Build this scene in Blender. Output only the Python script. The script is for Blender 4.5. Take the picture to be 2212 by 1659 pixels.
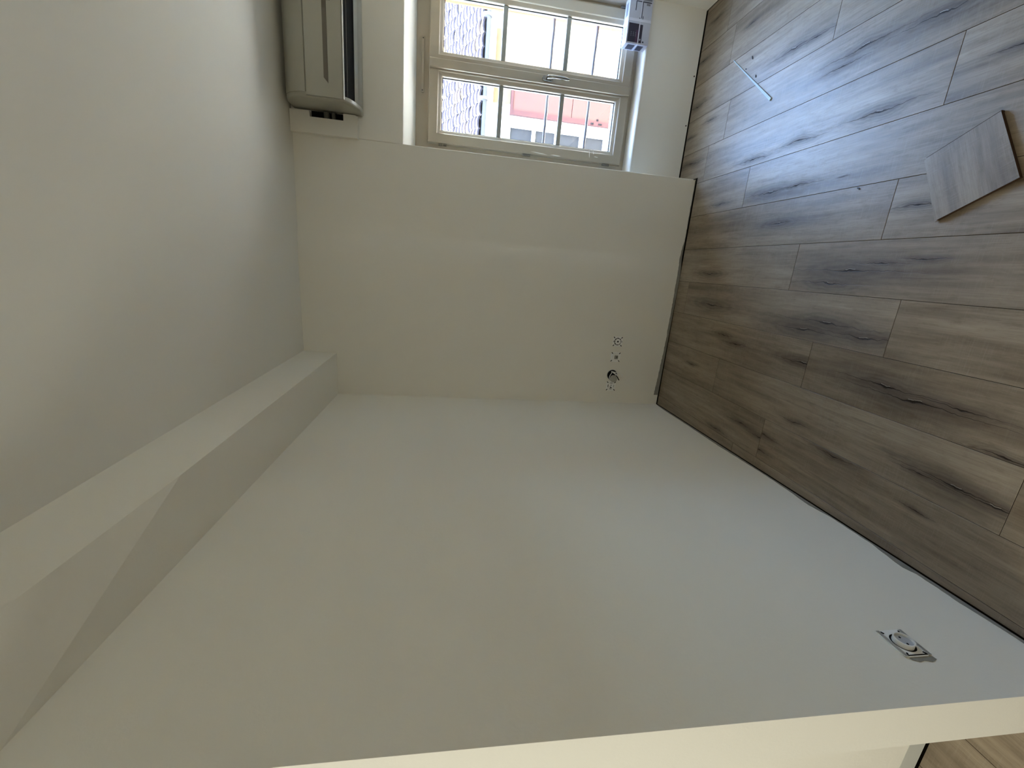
import bpy, bmesh, math, random
from mathutils import Vector, Matrix
R = random.Random(7)
sc = bpy.context.scene
for o in list(bpy.data.objects): bpy.data.objects.remove(o)
COL = sc.collection

# ------------------------------------------------------------------ camera
cam_d = bpy.data.cameras.new('camera'); cam = bpy.data.objects.new('camera', cam_d); COL.objects.link(cam)
rx, up, bk = (0.0783526, -0.13773552, -0.98736508), (0.96066717, 0.27510991, 0.03785669), (0.2664197, -0.95149538, 0.15387357)
cam.matrix_world = Matrix(((rx[0], up[0], bk[0], 0), (rx[1], up[1], bk[1], 0), (rx[2], up[2], bk[2], 1.453), (0, 0, 0, 1)))
cam_d.sensor_fit = 'HORIZONTAL'; cam_d.sensor_width = 36.0; cam_d.lens = 913.188 / 2212 * 36.0
cam_d.clip_start = 0.02; cam_d.clip_end = 200
sc.camera = cam

# ------------------------------------------------------------------ light and exposure
w = bpy.data.worlds.new('sky'); sc.world = w; w.use_nodes = True
wn = w.node_tree.nodes; wl = w.node_tree.links
bgn = wn['Background']
sky = wn.new('ShaderNodeTexSky'); sky.sky_type = 'NISHITA'; sky.sun_disc = False
sky.sun_elevation = math.radians(73); sky.sun_rotation = math.radians(190); sky.altitude = 50; sky.air_density = 1.0; sky.dust_density = 1.0; sky.ozone_density = 1.6
wl.new(sky.outputs['Color'], bgn.inputs['Color']); bgn.inputs['Strength'].default_value = 5.1

def light(name, kind, loc, rot, **k):
    d = bpy.data.lights.new(name, kind); o = bpy.data.objects.new(name, d); COL.objects.link(o)
    o.location = loc; o.rotation_euler = rot
    for a, b in k.items():
        if a == 'portal': d.cycles.is_portal = b
        else: setattr(d, a, b)
    return o
SUN_DIR = Vector((0.42, -0.03, -0.90)).normalized()      # along the street: ledge, paving and roofs are lit, the house fronts are not
sun = light('sun', 'SUN', (0, 0, 6), SUN_DIR.to_track_quat('-Z', 'Y').to_euler(), energy=41.0, angle=math.radians(0.6), color=(1.0, 0.95, 0.86))
light('window_portal', 'AREA', (1.09, 3.02, 1.0), (math.radians(-90), 0, 0), shape='RECTANGLE', size=0.94, size_y=1.4, portal=True)
# the lit lamp of the neighbouring room, standing left of and behind the photographer
light('side_room_lamp', 'AREA', (-2.4, -1.2, 1.5), Vector((0.66, 0.75, -0.05)).to_track_quat('-Z', 'Y').to_euler(), shape='RECTANGLE', size=0.6, size_y=1.0, energy=17, color=(1.0, 1.0, 0.88))
# unseen fill light added behind the photographer to lift the back wall
light('rear_fill_light', 'AREA', (-0.2, -2.95, 1.1), (math.radians(90), 0, 0), shape='RECTANGLE', size=0.9, size_y=1.2, spread=math.radians(80), energy=1.0, color=(1.0, 0.96, 0.84))
vs = sc.view_settings
vs.view_transform = 'Standard'; vs.look = 'None'; vs.gamma = 1.0; vs.use_curve_mapping = False; vs.exposure = 1.2
cy = sc.cycles
cy.max_bounces = 14; cy.diffuse_bounces = 10; cy.glossy_bounces = 4; cy.transparent_max_bounces = 12
cy.sample_clamp_indirect = 6.0; cy.use_denoising = True; cy.caustics_reflective = False; cy.caustics_refractive = False
try: cy.denoising_prefilter = 'ACCURATE'
except Exception: pass

# ------------------------------------------------------------------ materials
def srgb(r, g, b):
    f = lambda c: (c / 255 / 12.92) if c / 255 <= 0.04045 else ((c / 255 + 0.055) / 1.055) ** 2.4
    return (f(r), f(g), f(b), 1)
def N(t, kind, **k):
    n = t.nodes.new(kind)
    for a, b in k.items(): setattr(n, a, b)
    return n
def mth(t, op, a, b=None, clamp=False):
    n = N(t, 'ShaderNodeMath', operation=op, use_clamp=clamp)
    for i, v in enumerate((a, b)):
        if v is None: continue
        if isinstance(v, (int, float)): n.inputs[i].default_value = v
        else: t.links.new(v, n.inputs[i])
    return n.outputs[0]
def mix(t, fac, a, b, mode='MIX'):
    n = N(t, 'ShaderNodeMix', data_type='RGBA', blend_type=mode)
    for i, v in ((0, fac), (6, a), (7, b)):
        if isinstance(v, (int, float)): n.inputs[i].default_value = v
        elif isinstance(v, tuple): n.inputs[i].default_value = v
        else: t.links.new(v, n.inputs[i])
    return n.outputs[2]
def noise(t, vec, scale, detail=4, rough=0.55):
    n = N(t, 'ShaderNodeTexNoise'); n.inputs['Scale'].default_value = scale; n.inputs['Detail'].default_value = detail; n.inputs['Roughness'].default_value = rough
    if vec is not None: t.links.new(vec, n.inputs['Vector'])
    return n.outputs['Fac']
def scaled(t, vec, s):
    n = N(t, 'ShaderNodeVectorMath', operation='MULTIPLY'); t.links.new(vec, n.inputs[0]); n.inputs[1].default_value = s
    return n.outputs[0]
def mat(name, col, rough=0.6, metal=0.0, spec=0.4, var=0.0, vscale=8, bump=0.0, bscale=60, coat=0.0):
    m = bpy.data.materials.new(name); m.use_nodes = True; t = m.node_tree; b = t.nodes['Principled BSDF']
    b.inputs['Base Color'].default_value = col; b.inputs['Roughness'].default_value = rough
    b.inputs['Metallic'].default_value = metal; b.inputs['Specular IOR Level'].default_value = spec; b.inputs['Coat Weight'].default_value = coat
    geo = N(t, 'ShaderNodeTexCoord').outputs['Object']
    if var:
        f = noise(t, geo, vscale)
        dark = tuple(c * (1 - var) for c in col[:3]) + (1,)
        t.links.new(mix(t, f, dark, tuple(min(1, c * (1 + var)) for c in col[:3]) + (1,)), b.inputs['Base Color'])
    if bump:
        bp = N(t, 'ShaderNodeBump'); bp.inputs['Strength'].default_value = bump; bp.inputs['Distance'].default_value = 0.002
        t.links.new(noise(t, geo, bscale, 6), bp.inputs['Height']); t.links.new(bp.outputs[0], b.inputs['Normal'])
    return m
M = {}
M['wall'] = mat('matt_wall_paint', (0.80, 0.775, 0.70, 1), 0.75, spec=0.25, var=0.015, vscale=2.5, bump=0.18, bscale=120)
M['ceiling'] = mat('ceiling_paint', (0.77, 0.75, 0.69, 1), 0.85, spec=0.15, var=0.01, vscale=2, bump=0.1, bscale=90)
M['bare'] = mat('bare_grey_plaster', (0.27, 0.255, 0.22, 1), 0.9, spec=0.1, var=0.25, vscale=30)
M['sill'] = mat('sill_paint', (0.76, 0.73, 0.66, 1), 0.4, spec=0.4)
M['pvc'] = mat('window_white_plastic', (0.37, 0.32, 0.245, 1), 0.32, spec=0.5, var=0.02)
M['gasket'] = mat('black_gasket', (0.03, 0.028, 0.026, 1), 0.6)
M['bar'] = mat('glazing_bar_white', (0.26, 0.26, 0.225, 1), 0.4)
M['chrome'] = mat('polished_chrome', (0.30, 0.295, 0.28, 1), 0.15, metal=1.0)
M['steel'] = mat('galvanised_rail', (0.13, 0.13, 0.15, 1), 0.5, metal=0.3, var=0.2, vscale=40)
M['hinge'] = mat('hinge_metal', (0.16, 0.15, 0.13, 1), 0.3, metal=0.8)
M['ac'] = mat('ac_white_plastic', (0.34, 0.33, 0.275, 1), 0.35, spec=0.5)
M['ac_strip'] = mat('ac_grey_strip', (0.13, 0.115, 0.09, 1), 0.4)
M['ac_bright'] = mat('ac_trim_bright', (0.85, 0.85, 0.85, 1), 0.2, metal=0.7)
M['black'] = mat('black_plastic', (0.010, 0.010, 0.011, 1), 0.9, spec=0.08)
M['pipe'] = mat('pipe_foam', (0.09, 0.085, 0.07, 1), 0.8)
M['plug'] = mat('socket_white', (0.86, 0.86, 0.83, 1), 0.3, spec=0.5)
M['plugmetal'] = mat('socket_mount_metal', (0.55, 0.55, 0.53, 1), 0.35, metal=0.7)
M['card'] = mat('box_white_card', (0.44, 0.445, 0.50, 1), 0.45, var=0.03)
M['card_dark'] = mat('box_dark_purple_print', (0.018, 0.010, 0.022, 1), 0.35)
M['card_plum'] = mat('box_plum_print', (0.055, 0.014, 0.045, 1), 0.35)
M['card_grey'] = mat('box_grey_print', (0.19, 0.19, 0.21, 1), 0.5)
M['card_ink'] = mat('box_ink_print', (0.05, 0.05, 0.07, 1), 0.5)
M['strap'] = mat('box_clear_strap', (0.60, 0.60, 0.66, 1), 0.25, spec=0.5)
M['strip'] = mat('pale_plastic_strip', (0.34, 0.41, 0.41, 1), 0.4)
M['debris'] = mat('dark_debris', (0.03, 0.028, 0.03, 1), 0.6)
M['hdf'] = mat('dark_fibreboard_edge', (0.050, 0.028, 0.016, 1), 0.9, spec=0.1, var=0.2, vscale=200)
M['sub'] = mat('subfloor_dark', (0.02, 0.016, 0.012, 1), 0.95, spec=0.0)
M['yellow'] = mat('facade_yellow_render', (0.21, 0.18, 0.105, 1), 0.9, spec=0.1, var=0.10, vscale=6, bump=0.5, bscale=25)
M['facwhite'] = mat('facade_white_render', (0.50, 0.49, 0.46, 1), 0.9, spec=0.1, var=0.05, vscale=6)
M['red'] = mat('facade_red_boards', (0.060, 0.0175, 0.0125, 1), 0.7, var=0.16, vscale=7)
M['reddark'] = mat('facade_red_frame', (0.034, 0.006, 0.006, 1), 0.7, var=0.3, vscale=30)
M['fpane'] = mat('frosted_facade_pane', (0.016, 0.017, 0.019, 1), 0.6, spec=0.15, var=0.55, vscale=18)
M['tile'] = mat('weathered_roof_tile', (0.34, 0.32, 0.32, 1), 0.9, spec=0.1, var=0.30, vscale=9)
M['lichen'] = mat('lichened_roof_tile', (0.52, 0.42, 0.20, 1), 0.9, spec=0.1, var=0.3, vscale=14)
M['under'] = mat('painted_tile_gap_shade', (0.045, 0.040, 0.048, 1), 0.95, spec=0)  # near-black for tile lips and undersides; paints the shade between the courses
M['gutter'] = mat('grey_zinc_gutter', (0.028, 0.034, 0.042, 1), 0.7, metal=0.0, var=0.2, vscale=10)
M['peach'] = mat('terracotta_render', (0.17, 0.062, 0.028, 1), 0.9, spec=0.1, var=0.15, vscale=12)
M['street'] = mat('pale_street_paving', (0.62, 0.57, 0.47, 1), 0.9, spec=0.1, var=0.12, vscale=3)

m = bpy.data.materials.new('clear_window_glass'); m.use_nodes = True; t = m.node_tree; t.nodes.clear()
out = N(t, 'ShaderNodeOutputMaterial'); fr = N(t, 'ShaderNodeFresnel'); fr.inputs['IOR'].default_value = 1.45
gb = N(t, 'ShaderNodeNewGeometry').outputs['Backfacing']
t.links.new(mth(t, 'SUBTRACT', 1.45, mth(t, 'MULTIPLY', gb, 1.45 - 1 / 1.45)), fr.inputs['IOR'])     # same reflectance from both sides of the pane
tr = N(t, 'ShaderNodeBsdfTransparent'); tr.inputs['Color'].default_value = (0.95, 0.965, 0.955, 1)
gl = N(t, 'ShaderNodeBsdfGlossy'); gl.inputs['Roughness'].default_value = 0.02
mx = N(t, 'ShaderNodeMixShader'); t.links.new(fr.outputs[0], mx.inputs[0]); t.links.new(tr.outputs[0], mx.inputs[1]); t.links.new(gl.outputs[0], mx.inputs[2]); t.links.new(mx.outputs[0], out.inputs['Surface'])
M['glass'] = m

def wood_material(name):
    """Oak-look laminate. x across the board, y along it. Knots come from the board's own properties k0..k3 (x, y, size)."""
    m = bpy.data.materials.new(name); m.use_nodes = True; t = m.node_tree; b = t.nodes['Principled BSDF']; L = t.links
    obj = N(t, 'ShaderNodeTexCoord').outputs['Object']
    rnd = N(t, 'ShaderNodeObjectInfo').outputs['Random']
    off = N(t, 'ShaderNodeCombineXYZ'); L.new(mth(t, 'MULTIPLY', rnd, 37.0), off.inputs[0]); L.new(mth(t, 'MULTIPLY', rnd, 91.0), off.inputs[1]); L.new(mth(t, 'MULTIPLY', rnd, 13.0), off.inputs[2])
    ad = N(t, 'ShaderNodeVectorMath', operation='ADD'); L.new(obj, ad.inputs[0]); L.new(off.outputs[0], ad.inputs[1]); p = ad.outputs[0]
    sp = N(t, 'ShaderNodeSeparateXYZ'); L.new(obj, sp.inputs[0]); X, Y = sp.outputs[0], sp.outputs[1]
    wob = mth(t, 'SUBTRACT', noise(t, scaled(t, p, (5, 9, 1)), 1.0, 3), 0.5)
    # knots: a soft dark halo, fine rings, a wobbling crack along the grain
    halo = ring = crack = None
    for i in range(4):
        at = N(t, 'ShaderNodeAttribute', attribute_type='OBJECT', attribute_name='k%d' % i)
        ks = N(t, 'ShaderNodeSeparateXYZ'); L.new(at.outputs['Vector'], ks.inputs[0]); kx, ky, kr = ks.outputs
        dx = mth(t, 'ADD', mth(t, 'SUBTRACT', X, kx), mth(t, 'MULTIPLY', wob, 0.030)); dy = mth(t, 'SUBTRACT', Y, ky)
        krs = mth(t, 'MAXIMUM', kr, 0.001)
        ex = mth(t, 'DIVIDE', dx, mth(t, 'MULTIPLY', krs, 0.042)); ey = mth(t, 'DIVIDE', dy, mth(t, 'MULTIPLY', krs, 0.22))
        rr = mth(t, 'SQRT', mth(t, 'ADD', mth(t, 'MULTIPLY', ex, ex), mth(t, 'MULTIPLY', ey, ey)))
        on = mth(t, 'GREATER_THAN', kr, 0.01)
        h = mth(t, 'MULTIPLY', on, mth(t, 'POWER', mth(t, 'SUBTRACT', 1.0, mth(t, 'DIVIDE', rr, 2.0, True), True), 1.7))
        rg = mth(t, 'MULTIPLY', h, mth(t, 'ADD', mth(t, 'MULTIPLY', mth(t, 'SINE', mth(t, 'MULTIPLY', rr, 17.0)), 0.5), 0.5))
        cl = mth(t, 'MULTIPLY', krs, 0.36)
        cy_ = mth(t, 'SUBTRACT', 1.0, mth(t, 'DIVIDE', mth(t, 'ABSOLUTE', dy), cl), True)
        cw = mth(t, 'ADD', 0.0011, mth(t, 'MULTIPLY', mth(t, 'POWER', cy_, 14.0), mth(t, 'MULTIPLY', krs, 0.0055)))
        dxc = mth(t, 'ADD', dx, mth(t, 'MULTIPLY', mth(t, 'SUBTRACT', noise(t, scaled(t, p, (3, 45, 1)), 1.0, 2), 0.5), 0.010))
        cr = mth(t, 'MULTIPLY', mth(t, 'MULTIPLY', on, mth(t, 'SUBTRACT', 1.0, mth(t, 'DIVIDE', mth(t, 'ABSOLUTE', dxc), cw), True)), mth(t, 'MULTIPLY', mth(t, 'MULTIPLY', cy_, mth(t, 'ADD', 0.35, noise(t, scaled(t, p, (20, 70, 1)), 1.0, 2))), 2.2), True)
        gn = mth(t, 'MULTIPLY', mth(t, 'LESS_THAN', mth(t, 'ABSOLUTE', mth(t, 'SUBTRACT', dxc, mth(t, 'MULTIPLY', krs, 0.005))), 0.0008), mth(t, 'LESS_THAN', mth(t, 'ABSOLUTE', dy), mth(t, 'MULTIPLY', krs, 0.020)))
        gn = mth(t, 'MULTIPLY', gn, mth(t, 'GREATER_THAN', kr, 0.55))
        glint = gn if i == 0 else mth(t, 'MAXIMUM', glint, gn)
        halo = h if halo is None else mth(t, 'MAXIMUM', halo, h)
        ring = rg if ring is None else mth(t, 'MAXIMUM', ring, rg)
        crack = cr if crack is None else mth(t, 'MAXIMUM', crack, cr)
    # colour
    broad = noise(t, scaled(t, p, (9, 1.3, 1)), 1.0, 4, 0.6)
    bands = noise(t, scaled(t, p, (38, 2.4, 1)), 1.0, 6, 0.65)
    fine = noise(t, scaled(t, p, (330, 9, 1)), 1.0, 4, 0.6)
    saw = mth(t, 'MULTIPLY', noise(t, scaled(t, p, (16, 260, 1)), 1.0, 4, 0.6), mth(t, 'ADD', 0.55, mth(t, 'MULTIPLY', noise(t, scaled(t, p, (14, 7, 1)), 1.0, 3, 0.6), 0.8)))
    mott = noise(t, scaled(t, p, (70, 22, 1)), 1.0, 5, 0.7)
    r1 = N(t, 'ShaderNodeValToRGB'); L.new(mth(t, 'ADD', mth(t, 'MULTIPLY', broad, 0.55), mth(t, 'MULTIPLY', bands, 0.45)), r1.inputs[0])
    e = r1.color_ramp.elements; e[0].position = 0.33; e[0].color = (0.105, 0.070, 0.039, 1); e[1].position = 0.64; e[1].color = (0.330, 0.265, 0.188, 1)
    c = r1.outputs[0]
    c = mix(t, mth(t, 'MULTIPLY', mth(t, 'SUBTRACT', fine, 0.38, True), 0.9), c, (0.11, 0.077, 0.048, 1))
    c = mix(t, mth(t, 'MULTIPLY', mth(t, 'SUBTRACT', saw, 0.50, True), 1.1), c, (0.31, 0.27, 0.215, 1))
    c = mix(t, mth(t, 'MULTIPLY', mth(t, 'SUBTRACT', mott, 0.52, True), 1.5), c, (0.11, 0.080, 0.052, 1))
    c = mix(t, mth(t, 'MULTIPLY', halo, 0.82), c, (0.055, 0.034, 0.019, 1))
    c = mix(t, mth(t, 'MULTIPLY', ring, 0.55), c, (0.042, 0.027, 0.017, 1))
    streak = mth(t, 'MULTIPLY', mth(t, 'SUBTRACT', noise(t, scaled(t, p, (60, 3.2, 1)), 1.0, 2, 0.4), 0.66, True), 3.0, True)
    c = mix(t, streak, c, (0.065, 0.044, 0.028, 1))
    c = mix(t, mth(t, 'MULTIPLY', crack, 0.8), c, (0.014, 0.010, 0.008, 1))
    c = mix(t, mth(t, 'MULTIPLY', glint, 0.55), c, (0.50, 0.45, 0.38, 1))  # thin glint beside the larger knots, painted into the base colour
    br = N(t, 'ShaderNodeBrightContrast'); L.new(c, br.inputs[0]); L.new(mth(t, 'MULTIPLY', mth(t, 'SUBTRACT', rnd, 0.5), 0.030), br.inputs[1])
    L.new(br.outputs[0], b.inputs['Base Color'])
    L.new(mth(t, 'ADD', mth(t, 'ADD', 0.33, mth(t, 'MULTIPLY', fine, 0.16)), mth(t, 'MULTIPLY', mth(t, 'MAXIMUM', halo, crack), 0.14)), b.inputs['Roughness']); L.new(mth(t, 'SUBTRACT', 0.62, mth(t, 'ADD', mth(t, 'MULTIPLY', crack, 0.4), mth(t, 'MULTIPLY', mth(t, 'SUBTRACT', mott, 0.45, True), 0.7))), b.inputs['Specular IOR Level'])
    bp = N(t, 'ShaderNodeBump'); bp.inputs['Strength'].default_value = 0.35; bp.inputs['Distance'].default_value = 0.0006
    L.new(mth(t, 'SUBTRACT', mth(t, 'ADD', fine, mth(t, 'MULTIPLY', saw, 0.5)), mth(t, 'MULTIPLY', crack, 2.0)), bp.inputs['Height']); L.new(bp.outputs[0], b.inputs['Normal'])
    return m
M['wood'] = wood_material('oak_laminate')

# ------------------------------------------------------------------ mesh helpers
def tag(o, label=None, cat=None, group=None, kind=None):
    if label: o['label'] = label
    if cat: o['category'] = cat
    if group: o['group'] = group
    if kind: o['kind'] = kind
    return o
def link(name, bm, m, parent=None, loc=None, smooth=False):
    me = bpy.data.meshes.new(name)
    bmesh.ops.recalc_face_normals(bm, faces=bm.faces[:])
    if smooth:
        for f in bm.faces: f.smooth = True
    bm.to_mesh(me); bm.free()
    for mm in (m if isinstance(m, (list, tuple)) else [m]): me.materials.append(mm)
    if smooth: me.set_sharp_from_angle(angle=math.radians(35))
    o = bpy.data.objects.new(name, me); COL.objects.link(o)
    if loc: o.location = loc
    if parent: o.parent = parent
    return o
def empty(name, loc=(0, 0, 0)):
    o = bpy.data.objects.new(name, None); COL.objects.link(o); o.location = loc; o.empty_display_size = 0.05
    return o
def box(bm, a, b, bevel=0.0, mi=0):
    x0, y0, z0 = a; x1, y1, z1 = b
    v = [bm.verts.new(p) for p in ((x0, y0, z0), (x1, y0, z0), (x1, y1, z0), (x0, y1, z0), (x0, y0, z1), (x1, y0, z1), (x1, y1, z1), (x0, y1, z1))]
    fs = [bm.faces.new([v[i] for i in q]) for q in ((0, 3, 2, 1), (4, 5, 6, 7), (0, 1, 5, 4), (1, 2, 6, 5), (2, 3, 7, 6), (3, 0, 4, 7))]
    for f in fs: f.material_index = mi
    if bevel:
        bmesh.ops.bevel(bm, geom=list({e for f in fs for e in f.edges}), offset=bevel, segments=2, affect='EDGES', profile=0.5)
    return fs
def prism(bm, poly, z0, z1, axis='z', mi=0):
    """closed prism over a polygon; axis tells which coordinate runs from z0 to z1"""
    f3 = {'z': lambda p, h: (p[0], p[1], h), 'x': lambda p, h: (h, p[0], p[1]), 'y': lambda p, h: (p[0], h, p[1])}[axis]
    lo = [bm.verts.new(f3(p, z0)) for p in poly]; hi = [bm.verts.new(f3(p, z1)) for p in poly]
    n = len(poly); fs = [bm.faces.new(lo[::-1]), bm.faces.new(hi)]
    for i in range(n): fs.append(bm.faces.new((lo[i], lo[(i + 1) % n], hi[(i + 1) % n], hi[i])))
    for f in fs: f.material_index = mi
    return fs
def tube(bm, pts, r, seg=10, cap=True, flat=1.0):
    pts = [Vector(p) for p in pts]; rings = []
    rr = r if isinstance(r, (list, tuple)) else [r] * len(pts)
    for i, p in enumerate(pts):
        d = (pts[min(i + 1, len(pts) - 1)] - pts[max(i - 1, 0)]).normalized()
        if i == 0:
            u = d.cross(Vector((0, 0, 1))); u = d.cross(Vector((0, 1, 0))) if u.length < 0.2 else u
        else: u = last - d * last.dot(d)                # carried along the tube, so it never twists
        u.normalize(); v = d.cross(u).normalized(); last = u
        rings.append([bm.verts.new(p + (u * math.cos(2 * math.pi * k / seg) + v * flat * math.sin(2 * math.pi * k / seg)) * rr[i]) for k in range(seg)])
    for a, b in zip(rings, rings[1:]):
        for k in range(seg): bm.faces.new((a[k], a[(k + 1) % seg], b[(k + 1) % seg], b[k]))
    if cap: bm.faces.new(rings[0][::-1]); bm.faces.new(rings[-1])
def disc(bm, c, r, y0, y1, seg=24, rin=0.0):
    """ring or disc standing on the plane y, from y0 (back) to y1 (front)"""
    def ring(rad, y): return [bm.verts.new((c[0] + rad * math.cos(2 * math.pi * k / seg), y, c[1] + rad * math.sin(2 * math.pi * k / seg))) for k in range(seg)]
    A, B = ring(r, y0), ring(r, y1)
    for k in range(seg): bm.faces.new((A[k], A[(k + 1) % seg], B[(k + 1) % seg], B[k]))
    if rin > 0:
        C_, D = ring(rin, y0), ring(rin, y1)
        for k in range(seg):
            j = (k + 1) % seg
            bm.faces.new((C_[k], D[k], D[j], C_[j])); bm.faces.new((B[k], B[j], D[j], D[k])); bm.faces.new((A[k], C_[k], C_[j], A[j]))
    else: bm.faces.new(A[::-1]); bm.faces.new(B)

# ------------------------------------------------------------------ room shell
ZC = 2.30
WL = lambda y: -0.7975 - 0.0215 * (y - 0.526)          # x of the left wall's face
YB, XN, XR = 2.635, 0.597, 1.558                       # back wall face, niche edge, right wall face
S = lambda o: tag(o, kind='structure')
floor = S(link('floor', (lambda bm: (box(bm, (-4.1, -3.1, -0.12), (1.75, 3.1, -0.010)), bm)[1])(bmesh.new()), M['sub']))
bm = bmesh.new(); box(bm, (-4.1, -3.1, ZC), (1.75, 3.1, ZC + 0.2)); ceiling = S(link('ceiling', bm, M['ceiling']))
bm = bmesh.new(); prism(bm, [(WL(2.80), 2.80), (WL(0.526), 0.526), (-0.9085, 0.526), (-0.9085, 2.80)], 0.0, ZC); S(link('wall_left', bm, M['wall']))
bm = bmesh.new(); box(bm, (-4.1, 0.735, 0.0), (-0.9085, 0.90, ZC)); S(link('wall_side_room', bm, M['wall']))
bm = bmesh.new(); box(bm, (XR, -3.1, 0), (1.75, 3.1, ZC)); S(link('wall_right', bm, M['wall']))
bm = bmesh.new(); box(bm, (-4.1, -3.1, 0), (XR, -3.0, ZC)); S(link('wall_front', bm, M['wall']))
bm = bmesh.new(); box(bm, (-4.1, -3.0, 0), (-4.0, 0.735, ZC)); S(link('wall_side_room_left', bm, M['wall']))
# back wall: the pier left of the niche has a shallow plastered swelling, then the window niche, lintel and outer leaf
bm = bmesh.new()
prof = [(-0.90, 2.634), (-0.62, 2.630), (-0.40, 2.6265), (-0.20, 2.6230), (-0.10, 2.6208), (-0.03, 2.6198), (0.02, 2.6202), (0.055, 2.6224), (0.085, 2.6265), (0.108, 2.6308), (0.124, 2.6340), (0.135, 2.6352), (0.150, 2.6356), (0.33, 2.635), (XN - 0.004, 2.635), (XN, 2.639), (XN, 3.14), (-1.0, 3.14), (-1.0, 2.634)]
prism(bm, prof, 0.0, ZC)
wb = S(link('wall_back', bm, M['wall'], smooth=True))
bm = bmesh.new(); prism(bm, [(2.635, ZC), (2.635, 1.7365), (2.637, 1.7345), (2.955, 1.696), (3.14, 1.696), (3.14, ZC)], XN, XR, 'x'); link('lintel', bm, M['wall'], wb)
bm = bmesh.new(); box(bm, (XN, 2.842, 0.006), (XR, 3.14, 0.335)); link('spandrel', bm, M['wall'], wb)
bm = bmesh.new(); prism(bm, [(2.832, 0.336), (2.832, 0.349), (2.836, 0.354), (2.844, 0.3565), (2.956, 0.3575), (2.956, 0.336)], XN, XR, 'x'); S(link('trim_1', bm, M['sill'], smooth=True))
bm = bmesh.new(); box(bm, (XN, 3.0, 0.335), (0.665, 3.14, 1.70)); box(bm, (1.514, 3.0, 0.335), (XR, 3.14, 1.70)); box(bm, (0.665, 3.0, 0.335), (1.514, 3.14, 0.352)); link('outer_reveal', bm, M['peach'], wb)
# house front above, below and beside (keeps the sun off the room)
bm = bmesh.new(); box(bm, (-5, 3.11, -1.6), (5, 3.14, 0.0)); box(bm, (-5, 3.11, 0), (-1.0, 3.14, 2.5)); box(bm, (1.75, 3.11, 0), (5, 3.14, 2.5)); link('outer_wall', bm, M['facwhite'], wb)

# sunlit stone ledge under the window, outside
bm = bmesh.new(); box(bm, (-1.2, 3.14, 0.20), (2.6, 3.47, 0.315)); link('outer_ledge', bm, mat('pale_stone_ledge', (0.80, 0.72, 0.58, 1), 0.85, var=0.08), wb)

# boxed beam under the ceiling along the left wall; near the camera its lower edge is cut away on the slant
bm = bmesh.new()
xe, zb = -0.582, 2.112
A, A0, B = Vector((xe, 1.09, 2.119)), Vector((xe, 2.70, zb)), Vector((WL(0.587), 0.587, 2.127))
C = Vector((-0.6265, 0.6945, 2.1830)); T0, T1, TC = Vector((xe + 0.004, 2.70, 2.31)), Vector((xe + 0.006, 1.09, 2.31)), Vector((-0.572, 0.6945, 2.31))
D, TD = Vector((C.x - 0.012, 0.527, C.z + 0.006)), Vector((TC.x, 0.527, TC.z))
def patch(P, Q, Rr, S_, n):
    """bilinear patch P-Q / S-R"""
    g = [[bm.verts.new((P.lerp(Q, i / n)).lerp(S_.lerp(Rr, i / n), j / n)) for i in range(n + 1)] for j in range(n + 1)]
    for j in range(n):
        for i in range(n): bm.faces.new((g[j][i], g[j][i + 1], g[j + 1][i + 1], g[j + 1][i]))
patch(A0, A, T1, T0, 1); patch(A, C, TC, T1, 12); patch(C, D, TD, TC, 4)
bm.faces.new([bm.verts.new(v) for v in (A0, A, B, Vector((-0.90, 0.53, 2.127)), Vector((-0.90, 2.70, zb)))])
bm.faces.new([bm.verts.new(v) for v in (A, B, C)])
bm.faces.new([bm.verts.new(v) for v in (C, B, Vector((-0.90, 0.53, 2.127)), D)])
bm.faces.new([bm.verts.new(v) for v in (D, TD, Vector((-0.90, 0.527, 2.31)), Vector((-0.90, 0.527, 2.127)))])
bmesh.ops.remove_doubles(bm, verts=bm.verts[:], dist=0.0005)
o = S(link('trim_2', bm, M['wall'], smooth=True)); o.data.set_sharp_from_angle(angle=math.radians(9))

# ragged unpainted bands along the wall feet (thin coats left off, 1.5 mm proud)
def ragged(name, pts0, pts1, face, d):
    bm = bmesh.new(); a = []; b = []
    for (p, q) in zip(pts0, pts1):
        a.append([bm.verts.new(face(p[0], p[1], k * d)) for k in (0, 1)]); b.append([bm.verts.new(face(q[0], q[1], k * d)) for k in (0, 1)])
    for i in range(len(a) - 1):
        bm.faces.new((a[i][1], a[i + 1][1], b[i + 1][1], b[i][1])); bm.faces.new((b[i][1], b[i + 1][1], b[i + 1][0], b[i][0])); bm.faces.new((a[i][0], a[i + 1][0], a[i + 1][1], a[i][1]))
    return S(link(name, bm, M['bare']))
def edgeline(pts, n, jit):
    o = []
    for i in range(n + 1):
        s = pts[0][0] + (pts[-1][0] - pts[0][0]) * i / n
        for (a, b) in zip(pts, pts[1:]):
            if (a[0] - s) * (b[0] - s) <= 1e-9:
                h = a[1] + (b[1] - a[1]) * ((s - a[0]) / (b[0] - a[0]) if b[0] != a[0] else 0); break
        o.append((s, max(0.001, h + R.uniform(-jit, jit))))
    return o
def yb_at(x):
    for (a, b) in zip(prof, prof[1:14]):
        if a[0] <= x <= b[0]: return a[1] + (b[1] - a[1]) * (x - a[0]) / (b[0] - a[0])
    return YB
ln = edgeline([(-0.775, 0.031), (-0.70, 0.027), (-0.60, 0.022), (-0.50, 0.018), (-0.36, 0.014), (-0.335, 0.017), (-0.20, 0.015), (-0.05, 0.019), (0.10, 0.016), (0.20, 0.010), (0.25, 0.002), (0.50, 0.003), (0.59, 0.003)], 110, 0.0016)
ragged('trim_3', [(s, 0.0) for s, h in ln], ln, lambda s, z, k: (s, yb_at(s) - 0.0004 - k, z), 0.0012)
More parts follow.
